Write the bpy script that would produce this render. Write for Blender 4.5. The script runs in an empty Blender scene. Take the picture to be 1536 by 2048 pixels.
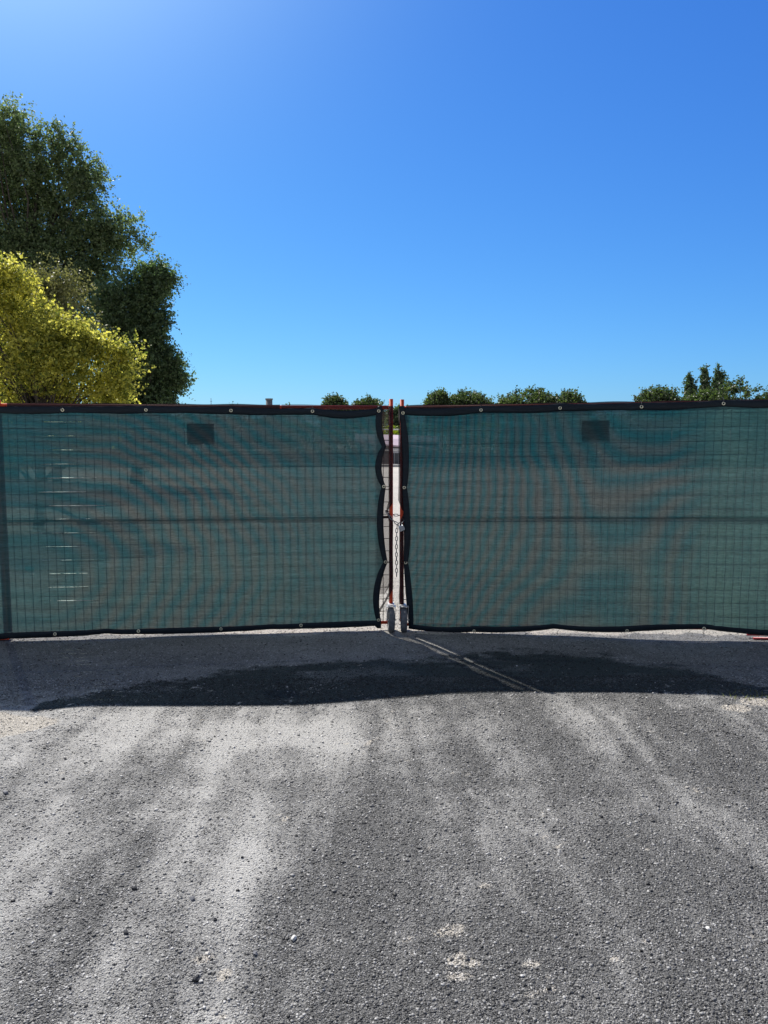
import bpy, math, random
import numpy as np
from mathutils import Vector, Matrix
R = math.radians
random.seed(7); rng = np.random.default_rng(11)
scene = bpy.context.scene
col = scene.collection

# ------------------------------------------------------------ camera, world, sun, exposure
CAMH = 1.55; F = 1540.0; HOR = 868.0
P = math.atan((1024 - HOR) / F)
cam_d = bpy.data.cameras.new('camera'); cam = bpy.data.objects.new('camera', cam_d); col.objects.link(cam)
cam.location = (0, 0, CAMH); cam.rotation_euler = (math.pi / 2 - P, 0, 0)
cam_d.sensor_fit = 'VERTICAL'; cam_d.sensor_height = 24; cam_d.lens = 24 * F / 2048
cam_d.clip_start = 0.05; cam_d.clip_end = 4000
scene.camera = cam
SUN_AZ = R(-30); SUN_EL = R(46)          # azimuth from +Y, negative = to the left
w = bpy.data.worlds.new('World'); scene.world = w; w.use_nodes = True
nt = w.node_tree; nt.nodes.clear()
sky = nt.nodes.new('ShaderNodeTexSky'); sky.sky_type = 'NISHITA'; sky.sun_disc = False
sky.sun_elevation = SUN_EL; sky.sun_rotation = SUN_AZ
sky.air_density = 1.0; sky.dust_density = 0.35; sky.ozone_density = 6.0; sky.altitude = 0
sepc = nt.nodes.new('ShaderNodeSeparateColor'); comb = nt.nodes.new('ShaderNodeCombineColor'); nt.links.new(sky.outputs[0], sepc.inputs[0])
for i_, (k_, e_) in enumerate(((0.255, 1.168), (0.614, 1.0), (1.90, 0.632))):     # white balance of the deep blue sky
    pw = nt.nodes.new('ShaderNodeMath'); pw.operation = 'POWER'; pw.inputs[1].default_value = e_; nt.links.new(sepc.outputs[i_], pw.inputs[0])
    ml = nt.nodes.new('ShaderNodeMath'); ml.operation = 'MULTIPLY'; ml.inputs[1].default_value = k_; nt.links.new(pw.outputs[0], ml.inputs[0]); nt.links.new(ml.outputs[0], comb.inputs[i_])
bg = nt.nodes.new('ShaderNodeBackground'); bg.inputs['Strength'].default_value = 0.10
wo = nt.nodes.new('ShaderNodeOutputWorld')
tcw = nt.nodes.new('ShaderNodeTexCoord'); sxyz = nt.nodes.new('ShaderNodeSeparateXYZ'); nt.links.new(tcw.outputs['Generated'], sxyz.inputs[0])
mr = nt.nodes.new('ShaderNodeMapRange'); mr.interpolation_type = 'SMOOTHSTEP'; mr.inputs['From Min'].default_value = 0.55; mr.inputs['From Max'].default_value = -0.35; mr.inputs['To Min'].default_value = 0; mr.inputs['To Max'].default_value = 0.8
nt.links.new(sxyz.outputs[1], mr.inputs['Value'])
hz = nt.nodes.new('ShaderNodeMix'); hz.data_type = 'RGBA'; nt.links.new(mr.outputs[0], hz.inputs[0]); nt.links.new(comb.outputs[0], hz.inputs[6])      # paler sky added behind the camera, cutting blue fill in the shade
hz.inputs[7].default_value = (2.1, 2.25, 2.45, 1); 
vd = nt.nodes.new('ShaderNodeVectorMath'); vd.operation = 'DOT_PRODUCT'; nt.links.new(tcw.outputs['Generated'], vd.inputs[0])      # bright aureole round the sun
vd.inputs[1].default_value = (math.sin(SUN_AZ) * math.cos(SUN_EL), math.cos(SUN_AZ) * math.cos(SUN_EL), math.sin(SUN_EL))
mx0 = nt.nodes.new('ShaderNodeMath'); mx0.operation = 'MAXIMUM'; mx0.inputs[1].default_value = 0; nt.links.new(vd.outputs['Value'], mx0.inputs[0])
pw0 = nt.nodes.new('ShaderNodeMath'); pw0.operation = 'POWER'; pw0.inputs[1].default_value = 24; nt.links.new(mx0.outputs[0], pw0.inputs[0])
gl = nt.nodes.new('ShaderNodeMix'); gl.data_type = 'RGBA'; gl.blend_type = 'ADD'; gl.clamp_factor = False; nt.links.new(pw0.outputs[0], gl.inputs[0]); nt.links.new(hz.outputs[2], gl.inputs[6]); gl.inputs[7].default_value = (6.5, 7.5, 5.0, 1)
nt.links.new(gl.outputs[2], bg.inputs[0]); nt.links.new(bg.outputs[0], wo.inputs[0])
sl = bpy.data.lights.new('sun', 'SUN'); sl.energy = 4.5; sl.angle = R(0.53); sl.color = (1, 0.955, 0.88)
sun = bpy.data.objects.new('sun', sl); col.objects.link(sun)
sd = Vector((math.sin(SUN_AZ) * math.cos(SUN_EL), math.cos(SUN_AZ) * math.cos(SUN_EL), math.sin(SUN_EL)))
sun.rotation_euler = sd.to_track_quat('Z', 'Y').to_euler(); sun.location = (0, 0, 30)
scene.view_settings.view_transform = 'Standard'; scene.view_settings.look = 'None'
scene.view_settings.exposure = 0.5; scene.view_settings.gamma = 1
scene.render.engine = 'CYCLES'
scene.cycles.transparent_max_bounces = 24; scene.cycles.max_bounces = 8

# ------------------------------------------------------------ helpers
def ray(px, py):
    x = (px - 768) / F; y = (1024 - py) / F
    return np.array([x, math.cos(P) + y * math.sin(P), -math.sin(P) + y * math.cos(P)])
def at(px, py, Y):
    d = ray(px, py); t = Y / d[1]; return np.array([d[0] * t, Y, CAMH + d[2] * t])
def gnd(px, py):
    d = ray(px, py); t = -CAMH / d[2]; return (d[0] * t, d[1] * t)

def ob(name, verts, faces, mat=None, parent=None, smooth=False):
    me = bpy.data.meshes.new(name); me.from_pydata([tuple(map(float, v)) for v in verts], [], [tuple(f) for f in faces]); me.update()
    if mat: me.materials.append(mat)
    if smooth: me.polygons.foreach_set('use_smooth', [True] * len(me.polygons))
    o = bpy.data.objects.new(name, me); col.objects.link(o)
    if parent is not None:
        o.parent = parent
        off = parent_world(parent)
        o.matrix_parent_inverse = Matrix.Translation(-off)
    return o
def parent_world(p):
    v = Vector(p.location)
    q = p
    while q.parent is not None:
        break
    return v if p.parent is None and p.type == 'EMPTY' else Vector((0, 0, 0)) if p.parent is None else parent_world(p.parent)
def fast_mesh(name, V, Fc, mat, parent=None, smooth=False, nper=4):
    me = bpy.data.meshes.new(name)
    V = np.asarray(V, np.float32); Fc = np.asarray(Fc, np.int32)
    me.vertices.add(len(V)); me.vertices.foreach_set('co', V.ravel())
    me.loops.add(Fc.size); me.loops.foreach_set('vertex_index', Fc.ravel())
    me.polygons.add(len(Fc)); me.polygons.foreach_set('loop_start', np.arange(0, Fc.size, nper, dtype=np.int32))
    me.update(calc_edges=True)
    if smooth: me.polygons.foreach_set('use_smooth', np.ones(len(Fc), bool))
    me.materials.append(mat)
    o = bpy.data.objects.new(name, me); col.objects.link(o)
    if parent is not None:
        o.parent = parent; o.matrix_parent_inverse = Matrix.Translation(-parent_world(parent))
    return o
def attr(o, name, vals):
    a = o.data.attributes.new(name, 'FLOAT', 'POINT'); a.data.foreach_set('value', np.asarray(vals, np.float32).ravel())
def attrc(o, name, vals):
    a = o.data.attributes.new(name, 'FLOAT_COLOR', 'POINT')
    c = np.ones((len(vals), 4), np.float32); c[:, :3] = vals; a.data.foreach_set('color', c.ravel())
def tag(o, label=None, cat=None, group=None, kind=None):
    if label: o['label'] = label
    if cat: o['category'] = cat
    if group: o['group'] = group
    if kind: o['kind'] = kind
    return o
def empty(name, loc, label, cat, group=None):
    o = bpy.data.objects.new(name, None); col.objects.link(o); o.location = tuple(map(float, loc)); o.empty_display_size = 0.1
    return tag(o, label, cat, group)

class MB:
    def __init__(s): s.v = []; s.f = []
    def add(s, v, f):
        b = len(s.v); s.v += [tuple(map(float, q)) for q in v]; s.f += [tuple(i + b for i in q) for q in f]; return s
    def box(s, c, d, M=None):
        x, y, z = d[0] / 2, d[1] / 2, d[2] / 2
        v = [Vector((a * x, b * y, e * z)) for a in (-1, 1) for b in (-1, 1) for e in (-1, 1)]
        if M is not None: v = [M @ q for q in v]
        v = [q + Vector(c) for q in v]
        return s.add(v, [(0, 1, 3, 2), (4, 6, 7, 5), (0, 4, 5, 1), (2, 3, 7, 6), (0, 2, 6, 4), (1, 5, 7, 3)])
    def tube(s, pts, r, n=10, cap=True, closed=False):
        pts = [Vector(tuple(map(float, p))) for p in pts]; m = len(pts)
        rs = r if hasattr(r, '__len__') else [r] * m
        V = []; prev = None
        for i, p in enumerate(pts):
            if closed: t = pts[(i + 1) % m] - pts[i - 1]
            else: t = pts[min(i + 1, m - 1)] - pts[max(i - 1, 0)]
            t.normalize()
            if prev is None:
                a = Vector((0, 0, 1)) if abs(t.z) < 0.9 else Vector((1, 0, 0)); u = t.cross(a).normalized()
            else: u = (prev - t * prev.dot(t)).normalized()
            prev = u; vv = t.cross(u)
            for k in range(n):
                an = 2 * math.pi * k / n; V.append(p + (u * math.cos(an) + vv * math.sin(an)) * rs[i])
        Fc = []
        for i in range(m if closed else m - 1):
            j = (i + 1) % m
            for k in range(n): Fc.append((i * n + k, i * n + (k + 1) % n, j * n + (k + 1) % n, j * n + k))
        if cap and not closed: Fc += [tuple(range(n))[::-1], tuple((m - 1) * n + k for k in range(n))]
        return s.add(V, Fc)
    def lathe(s, prof, M, n=28):     # prof (r, h) about local Z, closed profile
        V = []; m = len(prof)
        for r, h in prof:
            for k in range(n):
                an = 2 * math.pi * k / n; V.append(M @ Vector((r * math.cos(an), r * math.sin(an), h)))
        Fc = []
        for i in range(m):
            j = (i + 1) % m
            for k in range(n): Fc.append((i * n + k, i * n + (k + 1) % n, j * n + (k + 1) % n, j * n + k))
        return s.add(V, Fc)
    def build(s, name, mat, parent=None, smooth=False): return ob(name, s.v, s.f, mat, parent, smooth)

def _h(ix, iy, seed):
    n = (ix.astype(np.int64) * 374761393 + iy.astype(np.int64) * 668265263 + seed * 1274126177) & 0xffffffff
    n = ((n ^ (n >> 13)) * 1274126177) & 0xffffffff
    return ((n ^ (n >> 16)) & 0xffff) / 65535.0
def vnoise(x, y, seed=0):
    x = np.asarray(x, float); y = np.asarray(y, float)
    ix = np.floor(x); iy = np.floor(y); fx = x - ix; fy = y - iy
    fx = fx * fx * (3 - 2 * fx); fy = fy * fy * (3 - 2 * fy)
    a = _h(ix, iy, seed); b = _h(ix + 1, iy, seed); c = _h(ix, iy + 1, seed); d = _h(ix + 1, iy + 1, seed)
    return (a * (1 - fx) + b * fx) * (1 - fy) + (c * (1 - fx) + d * fx) * fy
def fbm(x, y, seed=0, o=4):
    s = 0; a = 0.5; t = 0
    for i in range(o): s = s + a * vnoise(x * 2 ** i + i * 17.3, y * 2 ** i - i * 9.1, seed + i); t += a; a *= 0.5
    return s / t
def sstep(a, b, x): t = np.clip((x - a) / (b - a), 0, 1); return t * t * (3 - 2 * t)

# ------------------------------------------------------------ materials
def newmat(name):
    m = bpy.data.materials.new(name); m.use_nodes = True; m.node_tree.nodes.clear(); return m, m.node_tree
class N:
    def __init__(s, nt): s.t = nt
    def n(s, typ, **kw):
        q = s.t.nodes.new(typ)
        for k, v in kw.items(): setattr(q, k, v)
        return q
    def l(s, a, b): s.t.links.new(a, b)
    def mix(s, f, a, b, bt='MIX'):
        q = s.t.nodes.new('ShaderNodeMix'); q.data_type = 'RGBA'; q.blend_type = bt; q.clamp_factor = True
        for i, x in ((0, f), (6, a), (7, b)):
            if hasattr(x, 'is_linked') or hasattr(x, 'links'): s.t.links.new(x, q.inputs[i])
            else: q.inputs[i].default_value = x if i == 0 else (*x, 1) if len(x) == 3 else x
        return q.outputs[2]
    def math(s, op, a, b=None, c=None, clamp=False):
        q = s.t.nodes.new('ShaderNodeMath'); q.operation = op; q.use_clamp = clamp
        for i, x in enumerate((a, b, c)):
            if x is None: continue
            if hasattr(x, 'links'): s.t.links.new(x, q.inputs[i])
            else: q.inputs[i].default_value = x
        return q.outputs[0]
    def ramp(s, f, stops):
        q = s.t.nodes.new('ShaderNodeValToRGB'); e = q.color_ramp.elements
        while len(e) < len(stops): e.new(0.5)
        for i, (p, c) in enumerate(stops): e[i].position = p; e[i].color = (*c, 1) if hasattr(c, '__len__') else (c, c, c, 1)
        s.t.links.new(f, q.inputs[0]); return q.outputs[0]
    def coord(s): return s.n('ShaderNodeTexCoord').outputs['Object']
    def noise(s, v, sc, det=4, rough=0.6):
        q = s.n('ShaderNodeTexNoise'); q.inputs['Scale'].default_value = sc; q.inputs['Detail'].default_value = det; q.inputs['Roughness'].default_value = rough
        s.l(v, q.inputs['Vector']); return q.outputs[0]
    def vor(s, v, sc, feat='F1'):
        q = s.n('ShaderNodeTexVoronoi', feature=feat); q.inputs['Scale'].default_value = sc; s.l(v, q.inputs['Vector']); return q
    def scale(s, v, xyz):
        q = s.n('ShaderNodeMapping'); q.inputs['Scale'].default_value = xyz; s.l(v, q.inputs[0]); return q.outputs[0]
    def attr(s, name): return s.n('ShaderNodeAttribute', attribute_name=name)
    def bump(s, h, st, d=0.01, nrm=None):
        q = s.n('ShaderNodeBump'); q.inputs['Strength'].default_value = st; q.inputs['Distance'].default_value = d; s.l(h, q.inputs['Height'])
        if nrm is not None: s.l(nrm, q.inputs['Normal'])
        return q.outputs[0]
def pbr(name, color, rough=0.6, metal=0.0, var=0.15, sc=30, bump=0.1, spec=0.5, dirt=None):
    m, t = newmat(name); g = N(t); c = g.coord()
    no = g.noise(c, sc, 5); hi = tuple(min(1, x * (1 + var)) for x in color); lo = tuple(x * (1 - var) for x in color)
    cc = g.ramp(no, [(0.3, lo), (0.7, hi)])
    if dirt:
        n2 = g.noise(c, sc * 0.4, 6, 0.7); cc = g.mix(g.ramp(n2, [(0.48, 0.0), (0.7, 1.0)]), cc, dirt)
    b = g.n('ShaderNodeBsdfPrincipled'); g.l(cc, b.inputs['Base Color']); b.inputs['Roughness'].default_value = rough; b.inputs['Metallic'].default_value = metal
    b.inputs['Specular IOR Level'].default_value = spec
    if bump: g.l(g.bump(no, bump, 0.002), b.inputs['Normal'])
    o = g.n('ShaderNodeOutputMaterial'); g.l(b.outputs[0], o.inputs[0]); return m
M_orange = pbr('orange_paint', (0.62, 0.065, 0.02), 0.5, 0, 0.15, 40, 0.15, spec=.3)
M_darkrail = pbr('dark_rail_paint', (0.03, 0.014, 0.012), 0.6)
M_redbar = pbr('red_paint', (0.5, 0.03, 0.04), 0.4, 0, 0.15, 30, 0.1)
M_wire = pbr('dark_wire', (0.035, 0.03, 0.03), 0.5, 0.3, 0.3, 60, 0.1)
M_black = pbr('black_plastic', (0.012, 0.012, 0.013), 0.5, 0, 0.2)
M_brass = pbr('brass', (0.95, 0.86, 0.62), 0.35, 0.55, 0.15, 80)
M_galv = pbr('galvanised_steel', (0.58, 0.57, 0.55), 0.5, 0.4, 0.25, 60, 0.2)
M_tyre = pbr('grey_rubber', (0.12, 0.13, 0.14), 0.85, 0, 0.3, 50, 0.3, dirt=(0.22, 0.215, 0.21))
M_chain = pbr('chain_steel', (0.22, 0.22, 0.23), 0.42, 0.9, 0.35, 90, 0.2)
M_lock = pbr('padlock_steel', (0.5, 0.53, 0.56), 0.3, 0.85, 0.2, 60, 0.1)
M_lockdark = pbr('padlock_rubber', (0.03, 0.03, 0.035), 0.6)
M_sign = pbr('sign_back', (0.008, 0.009, 0.012), 0.8)
M_bark = pbr('bark', (0.06, 0.048, 0.036), 0.9, 0, 0.4, 12, 0.6)
M_wood = pbr('grey_boards', (0.075, 0.08, 0.088), 0.8, 0, 0.25, 8, 0.2)
M_wall = pbr('shed_wall', (0.10, 0.115, 0.125), 0.8, 0, 0.2, 3, 0.1)
M_roof = pbr('shed_roof', (0.55, 0.42, 0.47), 0.6, 0, 0.08, 3, 0.1)
M_frame = pbr('pale_frame', (0.5, 0.5, 0.52), 0.6)
M_glass = pbr('dark_pane', (0.02, 0.025, 0.03), 0.15)
M_kerb = pbr('pale_concrete', (0.5, 0.49, 0.46), 0.85, 0, 0.15, 10, 0.2)
M_chim = pbr('grey_concrete', (0.16, 0.17, 0.18), 0.85, 0, 0.25, 2, 0.2)

SLIT_Z0, SLIT_DZ, SLIT_N = at(128, 843.5, 5.74)[2], 0.1035, 15
def cloth_mat(name, base, brown, transp, transl, tl_col, moire=True):
    m, t = newmat(name); g = N(t); c = g.coord()
    no = g.noise(g.scale(c, (1.2, 1.2, 26)), 3, 5, 0.65)       # horizontal knit streaks
    n2 = g.noise(g.scale(c, (9, 9, 160)), 3, 3, 0.6)
    if moire:
        mo = g.attr('bands').outputs['Fac']
        cc = g.mix(mo, base, brown)
        du = g.attr('dust').outputs['Fac']  # also carries light from behind the lower cloth, put into its colour
        cc = g.mix(du, cc, (0.10, 0.18, 0.15))
    else:
        cc = g.mix(no, base, brown)
    k = g.ramp(no, [(0.3, 0.72), (0.7, 1.25)]); cc = g.mix(1.0, cc, k, 'MULTIPLY')
    k2 = g.ramp(n2, [(0.3, 0.6), (0.7, 1.4)]); cc = g.mix(1.0, cc, k2, 'MULTIPLY')
    d = g.n('ShaderNodeBsdfPrincipled'); g.l(cc, d.inputs['Base Color']); d.inputs['Roughness'].default_value = 0.55; d.inputs['Specular IOR Level'].default_value = 0.3
    b = g.bump(n2, 0.25, 0.002); g.l(b, d.inputs['Normal'])
    tl = g.n('ShaderNodeBsdfTranslucent'); g.l(g.mix(1.0, cc, tl_col, 'MULTIPLY'), tl.inputs[0])
    mx = g.n('ShaderNodeMixShader'); mx.inputs[0].default_value = transl; g.l(d.outputs[0], mx.inputs[1]); g.l(tl.outputs[0], mx.inputs[2])
    tr = g.n('ShaderNodeBsdfTransparent'); tr.inputs[0].default_value = (0.82, 1.0, 0.97, 1) if moire else (1, 1, 1, 1)
    m2 = g.n('ShaderNodeMixShader'); g.l(mx.outputs[0], m2.inputs[1]); g.l(tr.outputs[0], m2.inputs[2])
    if moire:
        f = g.math('MULTIPLY', g.ramp(n2, [(0.3, 0.6), (0.7, 1.4)]), transp)
        f = g.math('MULTIPLY', f, g.math('SUBTRACT', 1.0, g.math('MULTIPLY', g.attr('dust').outputs['Fac'], 0.6)))
        # ragged horizontal slits near one screen's outer end, opened to show the glint threads
        sp = g.n('ShaderNodeSeparateXYZ'); g.l(c, sp.inputs[0])
        fz = g.math('DIVIDE', g.math('SUBTRACT', sp.outputs[2], SLIT_Z0 + SLIT_DZ * 20.5), SLIT_DZ)
        dz = g.math('ABSOLUTE', g.math('SUBTRACT', g.math('FRACT', fz), 0.5))
        cz = g.math('FLOOR', fz)
        nx_ = g.n('ShaderNodeTexNoise'); nx_.inputs['Scale'].default_value = 1.0; nx_.inputs['Detail'].default_value = 3
        cb = g.n('ShaderNodeCombineXYZ'); g.l(g.math('MULTIPLY', sp.outputs[0], 13.0), cb.inputs[0]); g.l(g.math('MULTIPLY', cz, 7.31), cb.inputs[1]); g.l(cb.outputs[0], nx_.inputs['Vector'])
        xd_ = g.math('ABSOLUTE', g.math('ADD', sp.outputs[0], 2.40))
        wv_ = g.math('SUBTRACT', g.math('MULTIPLY', g.math('SUBTRACT', nx_.outputs[0], g.math('MULTIPLY', xd_, 1.15)), 0.075), 0.026)
        hole = g.math('LESS_THAN', dz, g.math('MINIMUM', wv_, 0.017))
        hole = g.math('MULTIPLY', hole, g.math('LESS_THAN', sp.outputs[2], SLIT_Z0 + .03)); hole = g.math('MULTIPLY', hole, g.math('GREATER_THAN', sp.outputs[2], .21))
        f = g.math('MAXIMUM', f, hole)
        g.l(f, m2.inputs[0])
    else: m2.inputs[0].default_value = transp
    o = g.n('ShaderNodeOutputMaterial'); g.l(m2.outputs[0], o.inputs[0]); return m
M_screen = cloth_mat('green_mesh_fabric', (0.005, 0.084, 0.102), (0.145, 0.094, 0.074), 0.042, 0.28, (1.0, 1.0, 1.0))
M_hem = cloth_mat('black_hem_tape', (0.006, 0.014, 0.022), (0.010, 0.019, 0.028), 0.0, 0.1, (1, 1, 1), False)
M_wrap = cloth_mat('dark_post_wrap', (0.010, 0.008, 0.014), (0.016, 0.012, 0.018), 0.42, 0.1, (1, 1, 1), False)
M_rshade = cloth_mat('dark_rail_shade', (0.014, 0.008, 0.010), (0.03, 0.012, 0.014), 0.08, 0.1, (1, 1, 1), False)  # dark colour standing in for shade on the backlit rail
M_glint = pbr('pale_glint', (0.85, 0.86, 0.8), 0.25, 0, 0.05)
def glint_mat():
    m, t = newmat('glint_filament'); g = N(t)
    d = g.n('ShaderNodeBsdfDiffuse'); d.inputs[0].default_value = (.9, .9, .85, 1)
    tl = g.n('ShaderNodeBsdfTranslucent'); tl.inputs[0].default_value = (1, 1, .95, 1)
    mx = g.n('ShaderNodeMixShader'); mx.inputs[0].default_value = 0.75; g.l(d.outputs[0], mx.inputs[1]); g.l(tl.outputs[0], mx.inputs[2])
    o = g.n('ShaderNodeOutputMaterial'); g.l(mx.outputs[0], o.inputs[0]); return m
M_glint = glint_mat()

def leaf_mat(name, c0, c1, tr=0.45, tcol=(1.0, 1.25, 0.5), rough=0.5):
    m, t = newmat(name); g = N(t)
    a = g.attr('tone').outputs['Fac']
    cc = g.mix(a, c0, c1)
    d = g.n('ShaderNodeBsdfPrincipled'); g.l(cc, d.inputs['Base Color']); d.inputs['Roughness'].default_value = rough; d.inputs['Specular IOR Level'].default_value = 0.4
    tl = g.n('ShaderNodeBsdfTranslucent'); g.l(g.mix(1.0, cc, tcol, 'MULTIPLY'), tl.inputs[0])
    mx = g.n('ShaderNodeMixShader'); mx.inputs[0].default_value = tr; g.l(d.outputs[0], mx.inputs[1]); g.l(tl.outputs[0], mx.inputs[2])
    o = g.n('ShaderNodeOutputMaterial'); g.l(mx.outputs[0], o.inputs[0]); return m
L_dark = leaf_mat('poplar_leaves', (0.09, 0.125, 0.06), (0.27, 0.33, 0.16), 0.58, (1, 1.15, .8))
L_dark2 = leaf_mat('alder_leaves', (0.06, 0.095, 0.05), (0.18, 0.24, 0.11), 0.54, (1, 1.2, .7))
L_yel = leaf_mat('golden_leaves', (0.12, 0.16, 0.03), (0.80, 0.76, 0.17), 0.66, (1.05, 1.02, 0.75))
L_brn = leaf_mat('brown_leaves', (0.13, 0.14, 0.05), (0.28, 0.28, 0.11), 0.4, (1, 1, .7))
L_far = leaf_mat('far_leaves', (0.04, 0.065, 0.03), (0.15, 0.18, 0.08), 0.42)
L_pop = leaf_mat('far_poplar_leaves', (0.05, 0.08, 0.05), (0.13, 0.18, 0.10), 0.4)
L_hedge = leaf_mat('hedge_leaves', (0.10, 0.14, 0.015), (0.40, 0.42, 0.03), 0.4)
L_grass = leaf_mat('grass_blades', (0.10, 0.11, 0.03), (0.36, 0.33, 0.12), 0.4)

# ------------------------------------------------------------ ground
GX = np.unique(np.concatenate([np.arange(-3.4, 3.41, 0.03), -3.4 - np.geomspace(0.05, 900, 60), 3.4 + np.geomspace(0.05, 900, 60)]))
GY = np.unique(np.concatenate([np.arange(1.2, 7.01, 0.025), 1.2 - np.geomspace(0.05, 60, 26), 7 + np.geomspace(0.05, 1500, 90)]))
_se_px = [(-60, 1422), (0, 1420), (60, 1424), (170, 1412), (310, 1411), (450, 1412), (600, 1413), (768, 1401), (900, 1391), (1100, 1385), (1300, 1386), (1400, 1388), (1536, 1396), (1620, 1400)]
SEX = np.array([gnd(*q)[0] for q in _se_px]); SEY = np.array([gnd(*q)[1] for q in _se_px])
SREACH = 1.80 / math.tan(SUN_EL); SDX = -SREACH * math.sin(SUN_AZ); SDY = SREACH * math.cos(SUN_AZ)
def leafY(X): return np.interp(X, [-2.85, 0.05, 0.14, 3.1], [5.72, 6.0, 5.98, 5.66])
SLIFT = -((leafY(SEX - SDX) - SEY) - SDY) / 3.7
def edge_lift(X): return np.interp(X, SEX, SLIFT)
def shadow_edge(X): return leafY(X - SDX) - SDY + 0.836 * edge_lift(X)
def zground(X, Y):
    near = np.exp(-((np.abs(X) / 7) ** 4) - (((Y - 4) / 5) ** 4))
    z = (fbm(X * 0.9, Y * 0.9, 5, 3) - 0.5) * 0.05 * near
    z = z + (fbm(X * 6, Y * 6, 9, 3) - 0.5) * 0.008 * near
    z = z * (1 - 0.6 * np.exp(-((Y - 5.9) / 0.3) ** 2)) * (1 - .7 * np.exp(-((Y - 4.35) / 0.35) ** 2))
    z = z + edge_lift(X) * np.exp(-((Y - 4.2) / 0.75) ** 2) * near
    z = z - 1.3 * sstep(37.6, 46, Y)
    return z
def blob(X, Y, px, py, rx, ry, rot=0):
    x0, y0 = gnd(px, py); dx = X - x0; dy = Y - y0; c, s = math.cos(rot), math.sin(rot)
    u = (dx * c + dy * s) / rx; v = (-dx * s + dy * c) / ry
    return np.exp(-(u * u + v * v))
def dust_fn(X, Y):
    wob = (fbm(X * 0.7, Y * 0.7, 21, 3) - 0.5) * 0.25 + .02 * (Y - 3) ** 2 * np.sign(X)
    xs = X + wob + 0.04 * (Y - 3)
    st = 0.25 * fbm(xs * 3.0, Y * 0.3, 35, 3) + 0.75 * fbm(xs * 15, Y * 0.8, 37, 4)
    d = 0.335 - 0.13 * sstep(-.3, .3, X) + 0.85 * (st - 0.5) + 0.7 * (fbm(X * 2.3, Y * 2.3, 41, 5) - 0.5) + 0.55 * (fbm(X * 16, Y * 9, 43, 3) - 0.5)
    def track(c, wd, a, y0=0, y1=9):
        return a * np.exp(-((xs - c) / wd) ** 2) * sstep(y0 - .3, y0 + .3, Y) * (1 - sstep(y1 - .4, y1 + .4, Y))
    d = d + track(-0.50, 0.07, 0.48, 0, 3.1) + track(-0.80, 0.12, 0.30, 0, 4) + track(-1.35, 0.16, 0.32) + track(1.25, 0.13, 0.24) + track(0.35, 0.1, 0.10)
    d = d - track(-0.02, 0.20, 0.36, 0, 3.0) - track(.45, .1, .15) - track(1.7, .15, .15) - track(-1.0, 0.10, 0.12, 0, 3) - track(0.85, 0.10, 0.20) - track(-1.62, .12, .12)
    d = d + 0.13 * sstep(3.2, 3.8, Y) * (1 - sstep(4.3, 4.6, Y)) + 0.15 * (X < -0.2) * (Y < 4.3)
    d = d + 0.35 * blob(X, Y, 560, 1465, 0.55, 0.16) + 0.25 * blob(X, Y, 300, 1450, 0.3, 0.15) + 0.2 * blob(X, Y, 1180, 1440, 0.35, 0.15) + 0.15 * blob(X, Y, 940, 1470, 0.2, 0.2)
    d = d - 0.1 * sstep(2.4, 1.9, Y)
    # the shaded strip near the gate: smoother and a bit paler in the middle
    d = np.where(Y > 4.55, 0.24 + 0.25 * (fbm(X * 2, Y * 5, 51, 4) - 0.5) + 0.18 * np.exp(-((X + 0.2) / 1.2) ** 2), d)
    return np.clip(d, 0, 1)
def pale_fn(X, Y):
    n = fbm(X * 5, Y * 5, 61, 4) - 0.5
    p = sstep(5.80, 5.98, Y + n * 0.25 - 0.03 * 0)
    p = np.maximum(p, sstep(0.45, 0.75, blob(X, Y, -60, 1450, 0.55, 0.26) + n * 0.5))
    p = np.maximum(p, sstep(0.5, 0.75, blob(X, Y, 1590, 1412, 0.42, 0.15) + n * 0.5))
    p = np.maximum(p, sstep(0.45, 0.8, blob(X, Y, 1470, 1424, 0.12, 0.07) + n * 0.9))
    for q in ((905, 1870, .055, .05), (935, 1930, .06, .04), (915, 1960, .05, .02), (968, 1776, .03, .02), (1380, 1573, .02, .015), (900, 1465, .02, .012), (1065, 1935, .03, .02), (415, 1920, .03, .02), (450, 1955, .025, .02), (135, 1620, .03, .02), (1240, 1930, .03, .015)):
        p = np.maximum(p, 1.0 * sstep(0.3, 0.95, blob(X, Y, *q) + n * 1.0 + (fbm(X * 40, Y * 40, 67, 3) - .5) * 1.3))
    p = np.maximum(p, sstep(3.2, 3.9, np.abs(X) + n * 0.8))
    return np.clip(p, 0, 1)
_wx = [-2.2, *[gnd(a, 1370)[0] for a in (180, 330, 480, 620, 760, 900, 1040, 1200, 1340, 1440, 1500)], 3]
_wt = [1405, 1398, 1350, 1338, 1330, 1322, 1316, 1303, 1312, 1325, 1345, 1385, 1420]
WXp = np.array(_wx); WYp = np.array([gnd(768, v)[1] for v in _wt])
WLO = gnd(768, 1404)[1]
def dark_strip_fn(X, Y):  # darker, slightly smoother strip of ground with a speckled far edge
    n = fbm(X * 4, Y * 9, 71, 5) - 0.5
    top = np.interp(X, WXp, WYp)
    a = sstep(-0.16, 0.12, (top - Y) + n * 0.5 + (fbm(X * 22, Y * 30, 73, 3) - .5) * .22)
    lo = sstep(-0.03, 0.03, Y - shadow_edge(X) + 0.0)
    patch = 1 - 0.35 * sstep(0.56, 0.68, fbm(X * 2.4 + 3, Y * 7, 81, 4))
    return a * lo * patch * (X > -2.0)

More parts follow.
